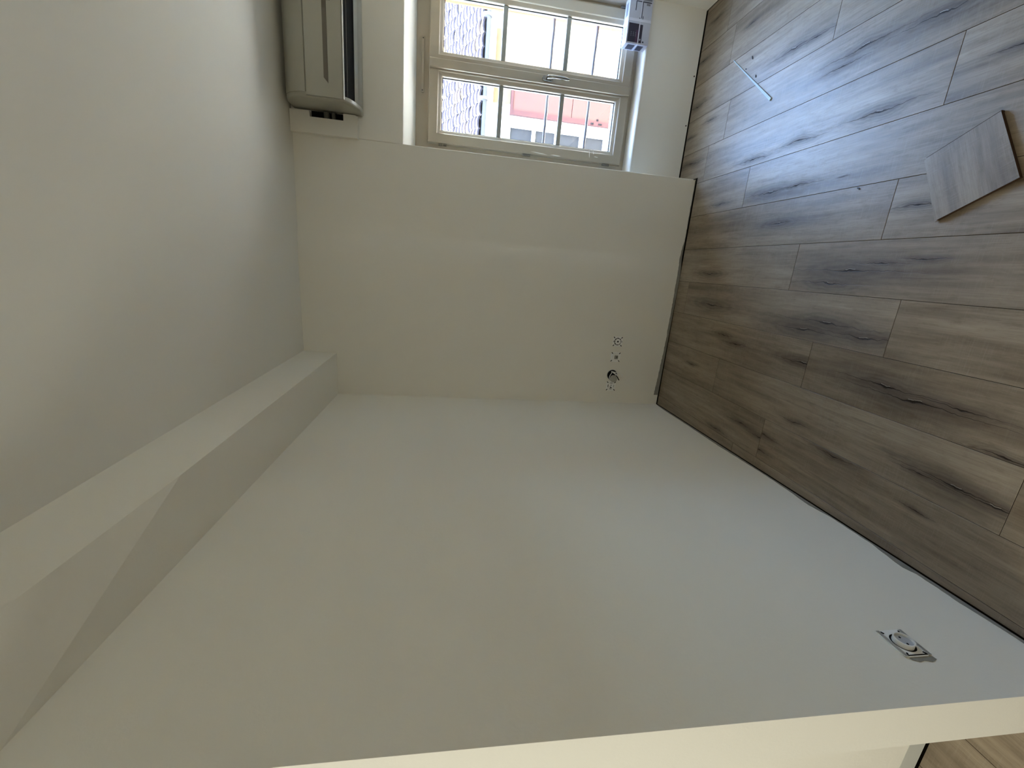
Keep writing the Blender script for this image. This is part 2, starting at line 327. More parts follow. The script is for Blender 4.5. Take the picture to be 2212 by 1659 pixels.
ln = edgeline([(2.60, 0.006), (2.45, 0.012), (2.2, 0.010), (1.9, 0.016), (1.7, 0.009), (1.5, 0.006), (1.38, 0.012), (1.30, 0.020), (1.22, 0.004), (1.05, 0.006), (0.98, 0.018), (0.93, 0.026), (0.90, 0.014), (0.84, 0.013), (0.78, 0.017), (0.70, 0.012), (0.60, 0.009), (0.53, 0.008)], 140, 0.0010)
ragged('trim_4', [(s, 0.0) for s, h in ln], ln, lambda s, z, k: (WL(s) + 0.0004 + k, s, z), 0.0012)
bm = bmesh.new(); box(bm, (-2.6, 0.7335, 0.004), (-0.9105, 0.7350, 0.058)); S(link('baseboard_side_room', bm, mat('pale_grey_primer', (0.50, 0.50, 0.46, 1), 0.9, var=0.05)))

# ------------------------------------------------------------------ laminate boards
SEAM, W_, LN, G = -0.004, 0.192, 1.285, 0.0006
joints = {-5: 0.526, -4: 1.643, -3: 2.058, -2: 1.500, -1: 1.211, 0: 1.694, 1: 1.341, 2: 2.134, 3: 1.269, 4: 2.421, 5: 1.784, 6: 2.500, 7: 1.30}
knots = [(0.083, 1.425, 1.0), (0.035, 1.497, 0.7), (0.053, 2.301, 0.6), (-0.116, 2.225, 0.9), (-0.115, 1.463, 0.9), (-0.156, 1.563, 0.9), (-0.142, 1.299, 0.8), (-0.286, 1.174, 0.8), (-0.308, 1.073, 1), (-0.292, 0.948, 0.5), (-0.536, 1.487, 0.3), (-0.675, 1.651, 0.4), (-0.518, 0.993, 0.3), (-0.506, 0.896, 0.7), (-0.512, 0.802, 0.6), (-0.629, 0.967, 0.2), (-0.258, 2.066, 0.4), (-0.29, 1.958, 0.4), (-0.289, 1.519, 0.6), (0.427, 1.945, 0.7), (0.432, 1.795, 0.5), (0.423, 2.33, 0.4), (1.01, 1.876, 0.5), (1.018, 2.002, 0.6), (0.867, 1.616, 0.7), (0.834, 1.7, 0.4), (0.431, 1.563, 0.1), (0.62, 1.484, 0.6), (0.614, 1.842, 0.5), (0.848, 1.354, 0.6), (0.285, 1.251, 0.4), (0.909, 2.59, 0.3), (1.03, 2.768, 0.5), (1.276, 2.789, 0.4), (0.859, 2.797, 0.3), (0.602, 2.131, 0.5), (0.108, 1.312, 0.4), (0.123, 1.183, 0.3), (-0.414, 1.409, 0.5), (-0.591, 1.276, 0.4), (-0.73, 1.632, 0.3), (-0.756, 1.968, 0.4), (-0.654, 1.627, 0.3), (-0.381, 0.823, 0.4), (-0.66, 1.789, 0.4)]
cache = {}
def board(poly, x0, y0):
    key = tuple((round(px - x0, 4), round(py - y0, 4)) for px, py in poly)
    if key not in cache:
        bm = bmesh.new(); fs = prism(bm, key, -0.0085, 0.0)
        bm.normal_update()
        top = [f for f in bm.faces if abs(f.calc_center_median().z) < 1e-6]
        bmesh.ops.bevel(bm, geom=[e for f in top for e in f.edges], offset=0.0007, segments=1, affect='EDGES')
        bmesh.ops.recalc_face_normals(bm, faces=bm.faces[:])
        me = bpy.data.meshes.new('plank'); bm.to_mesh(me); bm.free(); me.materials.append(M['wood']); me.materials.append(M['hdf'])
        for f in me.polygons: f.material_index = 0 if f.normal.z > 0.3 else 1
        cache[key] = me
    o = bpy.data.objects.new('plank', cache[key]); COL.objects.link(o); o.parent = floor; o.location = (x0, y0, 0)
    ks = [(kx - x0, ky - y0, s) for kx, ky, s in knots if min(p[0] for p in poly) < kx < max(p[0] for p in poly) and min(p[1] for p in poly) < ky < max(p[1] for p in poly)]
    L = max(p[1] for p in poly) - min(p[1] for p in poly)
    seen = y0 + L > 0.7 and x0 > -0.97
    while len(ks) < (2 if not seen else 1) and L > 0.25: ks.append((R.uniform(0.04, 0.15), R.uniform(0.1, L - 0.08), R.uniform(0.2, 0.6)))
    for i in range(4): o['k%d' % i] = [float(c) for c in (ks[i] if i < len(ks) else (0, 0, 0))]
def clip(poly, f):
    out = []
    for i, p in enumerate(poly):
        q = poly[(i + 1) % len(poly)]; a, b = f(p), f(q)
        if a >= 0: out.append(p)
        if (a >= 0) != (b >= 0): s = a / (a - b); out.append((p[0] + (q[0] - p[0]) * s, p[1] + (q[1] - p[1]) * s))
    return out
for k in range(-21, 9):
    xa, xb = SEAM + W_ * k, SEAM + W_ * (k + 1)
    j0 = joints.get(k, joints.get(-5) if k == -5 else R.uniform(-0.6, 0.6))
    xa_, xb_ = max(xa + G, -3.995), min(xb - G, XR - 0.004)
    if xb_ - xa_ < 0.02: continue
    n0 = int(math.floor((-3.0 - j0) / LN)) - 1
    for n in range(n0, n0 + 9):
        ya, yb = j0 + n * LN + G, j0 + (n + 1) * LN - G
        ya = max(ya, -2.995)
        if xb <= -0.95 or k < -5:
            yb = min(yb, 0.728); lim = None
        elif xa > XN - 0.01 : yb = min(yb, 2.836)
        elif xb > XN: yb = min(yb, 2.836)
        else: yb = min(yb, 2.6165)
        if yb - ya < 0.004: continue
        poly = [(xa_, ya), (xb_, ya), (xb_, yb), (xa_, yb)]
        if xa < XN - 0.01 < xb and yb > 2.63:
            poly = [(xa_, ya), (xb_, ya), (xb_, yb), (XN + 0.007, yb), (XN + 0.007, 2.6165), (xa_, 2.6165)] if ya < 2.6165 else [(XN + 0.007, ya), (xb_, ya), (xb_, yb), (XN + 0.007, yb)]
        if k in (-4, -5) and ya > 0.52:
            poly = clip(poly, lambda p: p[0] - (WL(p[1]) + 0.007))
        if k == -5 and ya > 0.52 and len(poly) < 3: continue
        if len(poly) < 3: continue
        board(poly, xa_ if not (k == -5 and ya > 0.52) else min(p[0] for p in poly), ya)
# the board end that fills the other room beside the partition
board([(-0.963, 0.527), (-0.915, 0.527), (-0.915, 0.728), (-0.963, 0.728)], -0.963, 0.527)

# ------------------------------------------------------------------ window
YS = 2.922
def frame_rect(bm, x0, x1, z0, z1, wd, y0, y1, bev=0.003):
    for a, b in (((x0, z0), (x1, z0 + wd)), ((x0, z1 - wd), (x1, z1)), ((x0, z0 + wd), (x0 + wd, z1 - wd)), ((x1 - wd, z0 + wd), (x1, z1 - wd))):
        box(bm, (a[0], y0, a[1]), (b[0], y1, b[1]))
bm = bmesh.new()
prism(bm, [(XN + .001, 0.3585), (1.557, 0.3585), (1.557, 1.6955), (XN + .001, 1.6955)], 2.950, 2.952, 'y'); bm.free()
bm = bmesh.new(); box(bm, (XN + 0.001, 2.952, 0.3585), (0.745, 3.005, 1.6955)); box(bm, (1.475, 2.952, 0.3585), (1.557, 3.005, 1.6955)); box(bm, (0.745, 2.952, 0.3585), (1.475, 3.005, 0.440)); box(bm, (0.745, 2.952, 1.570), (1.475, 3.005, 1.6955))
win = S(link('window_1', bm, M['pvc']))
def sash_profile(x0, x1, z0, z1):
    """mitred sash: flat face, raised round edge, bevelled bead, lit reveal down to the glass"""
    prof = [(0.000, 2.985), (0.000, YS + 0.006), (0.003, YS + 0.001), (0.007, YS), (0.053, YS), (0.056, YS + 0.003), (0.0575, YS + 0.006), (0.074, YS + 0.016), (0.0765, YS + 0.019), (0.0785, YS + 0.034), (0.0785, 2.985)]
    bm = bmesh.new(); rings = []
    for d, y in prof: rings.append([bm.verts.new(p) for p in ((x0 + d, y, z0 + d), (x1 - d, y, z0 + d), (x1 - d, y, z1 - d), (x0 + d, y, z1 - d))])
    for a, b in zip(rings, rings[1:] + rings[:1]):
        for k in range(4): bm.faces.new((a[k], a[(k + 1) % 4], b[(k + 1) % 4], b[k]))
    return bm
def glazed_sash(x0, x1, z0, z1, bars, knob):
    s = link('sash', sash_profile(x0, x1, z0, z1), M['pvc'], win)
    i = 0.0785
    bm = bmesh.new(); frame_rect(bm, x0 + i - 0.001, x1 - i + 0.001, z0 + i - 0.001, z1 - i + 0.001, 0.005, YS + 0.034, YS + 0.040); link('gasket', bm, M['gasket'], s)
    zs = [z0 + i] + bars + [z1 - i]
    bm = bmesh.new(); box(bm, (x0 + i - .001, YS + 0.038, z0 + i - .001), (x1 - i + .001, YS + 0.042, z1 - i + .001)); link('pane', bm, M['glass'], s)
    for z in bars:
        bm = bmesh.new(); box(bm, (x0 + i, YS + 0.024, z - 0.0135), (x1 - i, YS + 0.037, z + 0.0135), 0.003); link('glazing_bar', bm, M['bar'], s)
    return s
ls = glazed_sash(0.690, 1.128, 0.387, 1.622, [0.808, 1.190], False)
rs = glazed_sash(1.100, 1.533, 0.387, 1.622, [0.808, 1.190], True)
# the right sash's meeting stile stands on the left one: one cover strip
bm = bmesh.new(); prism(bm, [(1.081, YS - 0.002), (1.083, YS - 0.013), (1.087, YS - 0.015), (1.126, YS - 0.015), (1.130, YS - 0.013), (1.132, YS - 0.002)], 0.393, 1.616); link('cover_strip', bm, M['pvc'], rs)
# handle
hx, hz, hy = 1.106, 0.918, YS - 0.015
bm = bmesh.new()
n = 20; ring = []
for y, k in ((hy + 0.0005, 1.0), (hy - 0.008, 1.0), (hy - 0.010, 0.85)):
    ring.append([bm.verts.new((hx + 0.014 * k * math.cos(2 * math.pi * i / n), y, hz + (0.018 * (1 if math.sin(2 * math.pi * i / n) > 0 else -1) if abs(math.sin(2 * math.pi * i / n)) > 0.1 else 0) + 0.016 * k * math.sin(2 * math.pi * i / n))) for i in range(n)])
for a, b in zip(ring, ring[1:]):
    for i in range(n): bm.faces.new((a[i], a[(i + 1) % n], b[(i + 1) % n], b[i]))
bm.faces.new(ring[-1]); bm.faces.new(ring[0][::-1])
tube(bm, [(hx, hy - 0.006, hz + 0.003), (hx, hy - 0.022, hz + 0.003), (hx, hy - 0.034, hz), (hx + 0.0005, hy - 0.041, hz - 0.012), (hx + 0.001, hy - 0.043, hz - 0.035), (hx + 0.001, hy - 0.044, hz - 0.07), (hx, hy - 0.042, hz - 0.105), (hx - 0.001, hy - 0.038, hz - 0.126)], [0.0085, 0.0085, 0.010, 0.0105, 0.0098, 0.0092, 0.0085, 0.0055], 14, flat=0.8)
link('window_handle', bm, M['chrome'], rs, smooth=True)
for z, sx in ((1.530, 0.687), (1.008, 0.687), (0.486, 0.687)):
    bm = bmesh.new(); tube(bm, [(sx - 0.004, YS - 0.001, z - 0.024), (sx - 0.004, YS - 0.001, z - 0.003)], 0.007, 12); tube(bm, [(sx - 0.004, YS - 0.001, z - 0.001), (sx - 0.004, YS - 0.001, z + 0.024)], 0.007, 12)
    link('hinge', bm, M['hinge'], ls, smooth=True)
for z in (0.486, 1.008, 1.530):
    bm = bmesh.new(); tube(bm, [(1.537, YS - 0.001, z - 0.024), (1.537, YS - 0.001, z + 0.024)], 0.007, 12); link('hinge', bm, M['hinge'], rs, smooth=True)
# ventilation slot cover on the top of the fixed frame
bm = bmesh.new(); box(bm, (0.955, 2.940, 1.6505), (1.240, 2.9515, 1.6665), 0.0025)
vent = link('ventilation_cover', bm, M['pvc'], win)
bm = bmesh.new()
for x in (0.966, 1.229): disc(bm, (x, 1.6585), 0.0032, 2.9398, 2.9385, 12)
link('screw', bm, M['gasket'], vent)
# flakes of old filler and paint on the left sash and the corner
fl = mat('paint_smear', (0.78, 0.76, 0.70, 1), 0.5)
bm = bmesh.new()
for (x, z, ln_, a) in ((0.735, 0.60, 0.05, 0.15), (0.745, 0.575, 0.022, 0.3), (0.722, 0.555, 0.030, 1.5), (0.704, 0.93, 0.11, 1.50), (0.702, 0.82, 0.07, 1.55)):
    c, s_ = math.cos(a), math.sin(a); P = []
    for (u, v) in ((-1, 0), (-0.4, 0.5), (0.3, 0.35), (1, 0.05), (0.4, -0.4), (-0.5, -0.3)): P.append((x + (u * ln_ / 2) * c - v * 0.006 * s_, z + (u * ln_ / 2) * s_ + v * 0.006 * c))
    prism(bm, P, YS - 0.0006, YS + 0.0004, 'y')
tag(link('paint_smears', bm, fl, ls), kind='stuff')
# two rails of the guard outside
rail = empty('guard_rail', (1.09, 3.075, 0.6))
tag(rail, 'pair of thin grey metal guard rails outside the window', 'railing')
for z, dz in ((0.880, -0.006), (0.604, -0.010)):
    bm = bmesh.new(); pts = [(-0.43 + 0.86 * i / 24, R.uniform(-0.0006, 0.0006), z - 0.6 + dz * i / 24 + R.uniform(-0.0012, 0.0012)) for i in range(25)]
    tube(bm, pts, 0.0090, 8); link('rail', bm, M['steel'], rail, smooth=True)

# ------------------------------------------------------------------ air conditioner and its pipe box
ac = empty('air_conditioner', (1.10, 2.635, 1.93)); tag(ac, 'white wall mounted split air conditioner with grey stripe above the window', 'air conditioner')
def rel(o, p): 
    o.parent = p; o.matrix_parent_inverse = p.matrix_basis.inverted(); return o
body = [(2.634, 2.288), (2.530, 2.286), (2.490, 2.272), (2.455, 2.245), (2.434, 2.214), (2.424, 2.188), (2.420, 2.165), (2.428, 2.160), (2.428, 1.992), (2.445, 1.990), (2.500, 2.010), (2.560, 2.000), (2.590, 1.952), (2.612, 1.938), (2.634, 1.942)]
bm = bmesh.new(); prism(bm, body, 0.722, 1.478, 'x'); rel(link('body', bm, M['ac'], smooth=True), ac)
cap = [(2.634, 2.286), (2.530, 2.284), (2.492, 2.270), (2.458, 2.243), (2.438, 2.213), (2.428, 2.188), (2.422, 2.165), (2.418, 2.06), (2.419, 1.990), (2.440, 1.968), (2.480, 1.950), (2.530, 1.938), (2.580, 1.933), (2.634, 1.940)]
for x0, x1, sgn in ((0.700, 0.722, -1), (1.478, 1.500, 1)):
    bm = bmesh.new(); fs = prism(bm, cap, x0, x1, 'x')
    f = fs[0] if sgn < 0 else fs[1]
    bmesh.ops.bevel(bm, geom=list(f.edges), offset=0.010, segments=4, affect='EDGES', profile=0.5)
    rel(link('end_cap', bm, M['ac'], smooth=True), ac)
bm = bmesh.new(); prism(bm, [(2.424, 2.160), (2.415, 2.158), (2.4125, 2.10), (2.4115, 2.03), (2.4125, 1.994), (2.418, 1.9895), (2.424, 1.9895)], 0.7075, 1.4925, 'x'); pn = rel(link('front_panel', bm, M['ac'], smooth=True), ac)
bm = bmesh.new(); prism(bm, [(0.7115, 0.0), (0.7115, 0.0)] and [(2.4195, 1.9892), (2.4120, 1.9892), (2.4118, 1.9862), (2.4195, 1.9850)], 0.7080, 1.4920, 'x'); rel(link('bright_edge_strip', bm, M['ac_bright']), ac)
bm = bmesh.new(); prism(bm, [(0.765, 2.0560), (0.787, 2.0760), (1.413, 2.0760), (1.435, 2.0560)], 2.4106, 2.4118, 'y'); rel(link('grey_stripe', bm, M['ac_strip']), ac)
bm = bmesh.new()
for x in (1.093, 1.103, 1.113): prism(bm, [(x, 2.040), (x + 0.003, 2.040), (x + 0.005, 2.047), (x + 0.002, 2.053), (x - 0.001, 2.052), (x + 0.001, 2.046)], 2.4108, 2.4120, 'y')
rel(link('emblem', bm, M['black']), ac)
bm = bmesh.new(); prism(bm, [(2.440, 1.9945), (2.500, 2.0145), (2.562, 2.004), (2.574, 1.972), (2.556, 1.966), (2.470, 1.982)], 0.7225, 1.4775, 'x'); rel(link('air_outlet', bm, M['black']), ac)
bm = bmesh.new(); prism(bm, [(2.545, 1.9640), (2.552, 1.9680), (2.570, 1.9560), (2.566, 1.9515)], 0.735, 1.465, 'x'); rel(link('louver', bm, M['ac']), ac)
bm = bmesh.new(); tube(bm, [(0.735, 2.470, 1.985), (1.465, 2.470, 1.985)], 0.0035, 8); rel(link('outlet_rod', bm, M['pipe'], smooth=True), ac)

pb = empty('pipe_cover', (0.655, 2.635, 1.965)); tag(pb, 'white boxed pipe cover on the wall beside the air conditioner', 'pipe cover')
bm = bmesh.new()
prism(bm, [(0.588, 2.298), (0.588, 1.966), (0.690, 1.962), (0.6965, 1.975), (0.6965, 2.035), (0.664, 2.035), (0.664, 2.200), (0.690, 2.203), (0.690, 2.298)], 2.600, 2.6345, 'y')
rel(link('cover', bm, M['wall']), pb)
bm = bmesh.new(); box(bm, (0.6645, 2.629, 2.0355), (0.6990, 2.6345, 2.1995)); rel(link('dark_opening', bm, M['black']), pb)
bm = bmesh.new(); tube(bm, [(0.655, 2.618, 2.12), (0.690, 2.610, 2.12), (0.699, 2.606, 2.12)], 0.014, 10); tube(bm, [(0.655, 2.618, 2.085), (0.690, 2.610, 2.085), (0.699, 2.606, 2.085)], 0.010, 10)
rel(link('pipe', bm, M['pipe'], smooth=True), pb)

# ------------------------------------------------------------------ box on the sill
bx = empty('cardboard_box', (1.425, 2.842, 0.3575)); tag(bx, 'small white printed cardboard box with dark panel lying on the window sill', 'box'); bx.rotation_euler.z = math.radians(1.5)
hw, y0, y1, hh = 0.117, -0.038, 0.036, 0.137
def onface(name, rects, m, side='front', d=0.0006):
    bm = bmesh.new()
    for (u0, v0, u1, v1) in rects:
        if side == 'front': box(bm, (-hw + 2 * hw * u0, y0 - d, hh * v0), (-hw + 2 * hw * u1, y0, hh * v1))
        if side == 'end': box(bm, (-hw - d, y1 + (y0 - y1) * u0, hh * v0), (-hw, y1 + (y0 - y1) * u1, hh * v1)) if True else 0
        if side == 'top': box(bm, (-hw + 2 * hw * u0, y0 + (y1 - y0) * v0, hh), (-hw + 2 * hw * u1, y0 + (y1 - y0) * v1, hh + d))
    return link(name, bm, m, bx)
bm = bmesh.new(); box(bm, (-hw, y0, 0.0), (hw, y1, hh), 0.0012); link('carton', bm, M['card'], bx)
onface('printed_panel', [(0.03, 0.50, 0.43, 0.95)], M['card_dark']); onface('printed_panel', [(0.03, 0.33, 0.42, 0.455)], M['card_dark'])
onface('printed_panel', [(0.03, 0.50, 0.30, 0.62)], M['card_plum'], d=0.0009)
onface('drawing', [(0.93, 0.06, 0.97, 0.74)], M['card_grey']); onface('drawing', [(0.83, 0.12, 0.87, 0.28)], M['card_grey'])
for q in [(0.885, 0.06, 0.905, 0.74), (0.70, 0.71, 0.884, 0.745), (0.562, 0.42, 0.884, 0.455), (0.52, 0.44, 0.56, 0.53), (0.53, 0.36, 0.60, 0.39), (0.04, 0.22, 0.075, 0.29)]: onface('drawing', [q], M['card_ink'])
bm = bmesh.new()
for i, (u, v) in enumerate([(0.16 + 0.035 * a, 0.60 + 0.1 * b) for a in range(3) for b in range(3)] + [(0.50, 0.07 + 0.045 * k) for k in range(5)]):
    box(bm, (-hw + 2 * hw * u, y0 - 0.0010, hh * v), (-hw + 2 * hw * (u + 0.014), y0 - 0.0004, hh * (v + 0.030)))
tag(link('small_print', bm, M['card_grey'], bx), kind='stuff')
bm = bmesh.new(); disc(bm, (-hw + 2 * hw * 0.10, hh * 0.40), 0.0042, y0 - 0.0004, y0 - 0.0014, 14, 0.0024); link('ring_mark', bm, M['strap'], bx)
onface('printed_panel', [(0.12, 0.55, 0.80, 0.86)], M['card_ink'], 'end'); onface('printed_panel', [(0.12, 0.16, 0.80, 0.42)], M['card_ink'], 'end')
onface('printed_panel', [(0.12, 0.25, 0.38, 0.70)], M['card_grey'], 'top'); onface('printed_panel', [(0.62, 0.3, 0.9, 0.7)], M['card_grey'], 'top')
bm = bmesh.new(); d = 0.0011
box(bm, (-hw - d, y0 - d, hh * 0.46), (hw + d, y0, hh * 0.495)); box(bm, (-hw - d, y0, hh * 0.46), (-hw, y1 + d, hh * 0.495)); box(bm, (hw, y0, hh * 0.46), (hw + d, y1 + d, hh * 0.495))
link('strap', bm, M['strap'], bx)
bm = bmesh.new(); box(bm, (-0.006, y0 - d, 0.001), (0.008, y0, hh + d)); box(bm, (-0.006, y0, hh), (0.008, y1, hh + d)); link('strap', bm, M['strap'], bx)

# ------------------------------------------------------------------ sockets on the back wall (plates 71 mm, no covers yet)
def plate(name, x, z, label, tilt=0.0, scale=1.0):
    e = empty(name, (x, yb_at(x) , z)); e.rotation_euler.y = tilt; tag(e, label, 'socket'); return e
def mount(e, m=M['plug'], s=0.033, hole=0.022):
    """thin square mounting plate with rounded corners, slots at the corners and a round opening"""
    bm = bmesh.new(); n = 32
    def sq(k):
        a = 2 * math.pi * k / n; c, q = math.cos(a), math.sin(a); r = s / max(abs(c), abs(q)); r = min(r, s * 1.27); return (r * c, r * q)
    for y in (-0.0005, -0.0025):
        pass
    O = [[bm.verts.new((sq(k)[0], y, sq(k)[1])) for k in range(n)] for y in (0.0, -0.0025)]
    I = [[bm.verts.new((hole * math.cos(2 * math.pi * k / n), y, hole * math.sin(2 * math.pi * k / n))) for k in range(n)] for y in (0.0, -0.0025)]
    for k in range(n):
        j = (k + 1) % n
        bm.faces.new((O[0][k], O[0][j], O[1][j], O[1][k])); bm.faces.new((I[0][k], I[1][k], I[1][j], I[0][j])); bm.faces.new((O[1][k], O[1][j], I[1][j], I[1][k]))
    link('mounting_plate', bm, m, e)
def slots(e, pts, m=M['black'], y=-0.0034):
    for (x, z, a, b, rot) in pts:
        bm = bmesh.new(); c, s = math.cos(rot), math.sin(rot)
        P = [(x + u * a * c - v * b * s, z + u * a * s + v * b * c) for u, v in ((-1, -1), (1, -1), (1, 1), (-1, 1))]
        prism(bm, P, -0.0020, y, 'y'); link('slot', bm, m, e)
CR = [(sx * 0.026, sz * 0.026, 0.0060, 0.0024, math.atan2(sz, sx)) for sx in (-1, 1) for sz in (-1, 1)]
e = plate('coaxial_socket', -0.418, 0.350, 'round white aerial socket with a black centre hole, nearest the window of the four')
mount(e, hole=0.0235)
bm = bmesh.new(); disc(bm, (0, 0), 0.0242, 0.0, -0.0028, 32); link('dark_gap', bm, M['black'], e)
bm = bmesh.new(); disc(bm, (0, 0), 0.0190, -0.0010, -0.0065, 32, 0.0058); link('round_insert', bm, M['plug'], e)
bm = bmesh.new(); disc(bm, (0, 0), 0.0058, -0.0010, -0.0050, 16); link('centre_hole', bm, M['black'], e)
bm = bmesh.new()
for k in range(8):
    a = 2 * math.pi * (k + 0.5) / 8; box(bm, (0.021 * math.cos(a) - 0.0022, -0.0032, 0.021 * math.sin(a) - 0.0022), (0.021 * math.cos(a) + 0.0022, -0.0012, 0.021 * math.sin(a) + 0.0022))
tag(link('claw_tabs', bm, M['plugmetal'], e), kind='stuff'); slots(e, CR + [(0, 0.0290, 0.003, 0.0012, 0), (0, -0.0290, 0.003, 0.0012, 0)])
e = plate('data_socket', -0.522, 0.349, 'square white data socket with a grey port, second of the four from the window')
mount(e, hole=0.0225)
bm = bmesh.new(); box(bm, (-0.0175, -0.0075, -0.0185), (0.0175, 0.0, 0.0185), 0.002); link('port_block', bm, M['plug'], e)
bm = bmesh.new(); box(bm, (-0.0125, -0.0088, -0.0145), (0.0125, -0.0074, 0.0100), 0.0005); link('port_shutter', bm, mat('grey_port', (0.33, 0.32, 0.28, 1), 0.5), e)
slots(e, CR + [(0.001, -0.006, 0.0050, 0.0022, 0), (0.0, 0.001, 0.0020, 0.0018, 0)], y=-0.0034)
bm = bmesh.new(); box(bm, (-0.005, -0.0094, -0.0100), (0.006, -0.0086, -0.0055)); link('port_hole', bm, M['black'], e)
e = plate('open_wiring_box', -0.645, 0.354, 'open black wall box with loose white cable loops and a tilted round cover')
bm = bmesh.new(); disc(bm, (0, 0), 0.0345, 0.0, -0.0012, 32); link('box_opening', bm, M['black'], e)
bm = bmesh.new(); disc(bm, (0, 0), 0.0360, 0.0, -0.0026, 32, 0.0335); link('box_rim', bm, M['plugmetal'], e)
bm = bmesh.new(); disc(bm, (0, 0), 0.0245, -0.0060, -0.0040, 28); bmesh.ops.rotate(bm, verts=bm.verts[:], cent=(0, 0, 0), matrix=Matrix.Rotation(math.radians(24), 3, 'Z')); bmesh.ops.translate(bm, verts=bm.verts[:], vec=(-0.024, -0.016, -0.0060)); link('round_cover', bm, mat('cover_clear_grey', (0.40, 0.39, 0.34, 1), 0.35), e)
def loop(pts, r, m, nm):
    P = [Vector(p) for p in pts]; out = []
    for i in range(len(P) - 1):
        p0, p1, p2, p3 = P[max(i - 1, 0)], P[i], P[i + 1], P[min(i + 2, len(P) - 1)]
        for s in range(6):
            q = s / 6; out.append(0.5 * ((2 * p1) + (-p0 + p2) * q + (2 * p0 - 5 * p1 + 4 * p2 - p3) * q * q + (-p0 + 3 * p1 - 3 * p2 + p3) * q ** 3))
    out.append(P[-1]); bm = bmesh.new(); tube(bm, out, r, 8); link(nm, bm, m, e, smooth=True)
loop([(0.024, -0.002, 0.006), (0.022, -0.014, -0.008), (0.020, -0.026, -0.030), (0.012, -0.030, -0.058), (0.000, -0.028, -0.062), (-0.004, -0.022, -0.046), (0.006, -0.014, -0.020), (0.020, -0.004, 0.002)], 0.0021, M['plug'], 'cable')
loop([(0.022, -0.002, 0.008), (0.016, -0.016, 0.010), (0.004, -0.022, 0.020), (-0.014, -0.020, 0.024), (-0.028, -0.014, 0.012), (-0.030, -0.006, -0.004)], 0.0021, M['plug'], 'cable')
loop([(0.022, -0.002, 0.0), (0.016, -0.016, -0.012), (0.004, -0.018, -0.026), (-0.004, -0.014, -0.030), (-0.002, -0.006, -0.020)], 0.0023, M['plug'], 'cable')
loop([(0.004, -0.004, -0.022), (-0.008, -0.018, -0.031), (-0.020, -0.024, -0.038), (-0.030, -0.024, -0.045)], 0.0030, M['black'], 'cable')
e = plate('television_socket', -0.7235, 0.351, 'white socket with two small pins and a slot, closest to the room corner')
mount(e, m=M['plug'], hole=0.0225)
bm = bmesh.new(); disc(bm, (0, 0), 0.0225, 0.0, -0.0012, 28); link('dark_gap', bm, M['black'], e)
bm = bmesh.new(); box(bm, (-0.0180, -0.0070, -0.0190), (0.0195, -0.0005, 0.0180), 0.003); link('socket_block', bm, M['plug'], e)
slots(e, CR, y=-0.0034)
for (x, z, a, b) in ((0.007, 0.001, 0.0026, 0.0026), (-0.001, 0.006, 0.0022, 0.0022), (-0.010, 0.001, 0.0034, 0.0062)):
    bm = bmesh.new(); box(bm, (x - a, -0.0078, z - b), (x + a, -0.0068, z + b), 0.0004); link('pin_hole', bm, M['black'], e)

# ------------------------------------------------------------------ power socket on the left wall, no cover frame
e = empty('power_socket', (WL(0.669) + 0.0005, 0.669, 0.341)); e.rotation_euler.z = math.radians(-90 + 1.23) + math.pi
tag(e, 'white uncovered power socket with round insert low on the left wall', 'socket')
# local axes: x runs along the wall, -y points into the room
mount(e, M['plug'], 0.0375, 0.0260)
bm = bmesh.new(); disc(bm, (0, 0), 0.0262, 0.0, -0.0012, 32); link('dark_gap', bm, M['black'], e)
bm = bmesh.new(); disc(bm, (0, 0), 0.0215, -0.0008, -0.0135, 36, 0.0190); link('socket_ring', bm, M['plug'], e, smooth=True)
bm = bmesh.new(); disc(bm, (0, 0), 0.0192, -0.0008, -0.0085, 32); link('socket_well', bm, mat('well_grey', (0.42, 0.43, 0.45, 1), 0.4), e)
for x in (-0.0095, 0.0095):
    bm = bmesh.new(); disc(bm, (x, 0), 0.0026, -0.0080, -0.0090, 14); link('pin_hole', bm, M['black'], e)
for (a, b) in (((-0.0365, -0.0040, 0.0275), (0.0365, -0.0024, 0.0365)), ((-0.0365, -0.0040, -0.0365), (0.0365, -0.0024, -0.0275))):
    bm = bmesh.new(); box(bm, a, b, 0.0006); link('mounting_bar', bm, M['plugmetal'], e)
slots(e, [(s1 * 0.030, s2 * 0.024, 0.0036, 0.0018, 0.6 * s1 * s2) for s1 in (-1, 1) for s2 in (-1, 1)] + [(-0.034, 0.0, 0.0010, 0.030, 0)], y=-0.0036)
bm = bmesh.new(); prism(bm, [(-0.0385, -0.036), (-0.046, -0.038), (-0.052, -0.020), (-0.047, -0.004), (-0.050, 0.012), (-0.044, 0.026), (-0.0385, 0.028)], -0.0007, 0.0, 'y'); link('chipped_plaster', bm, M['bare'], e)

# ------------------------------------------------------------------ loose things on the floor
oc = empty('laminate_offcut', (0.372, 1.140, 0.0)); tag(oc, 'short square-cut offcut of oak laminate board lying askew on the floor', 'floorboard')
bm = bmesh.new()
c0 = [(0.5033, 1.0977), (0.4220, 1.2610), (0.2348, 1.1720), (0.3240, 1.0030)]
P = [(x - 0.372, y - 1.140) for x, y in c0]; hb = 0.0135
ax = Vector((P[2][0] - P[1][0], P[2][1] - P[1][1])).normalized(); ang = math.atan2(ax.y, ax.x) - math.pi / 2
ca, sa = math.cos(-ang), math.sin(-ang); Q = [(x * ca - y * sa, x * sa + y * ca) for x, y in P]
lo = [bm.verts.new((x, y, 0.0030)) for x, y in Q]; hi = [bm.verts.new((x, y, hb)) for x, y in Q]
fs = [bm.faces.new(lo[::-1]), bm.faces.new(hi)]
for i in range(4): fs.append(bm.faces.new((lo[i], lo[(i + 1) % 4], hi[(i + 1) % 4], hi[i])))
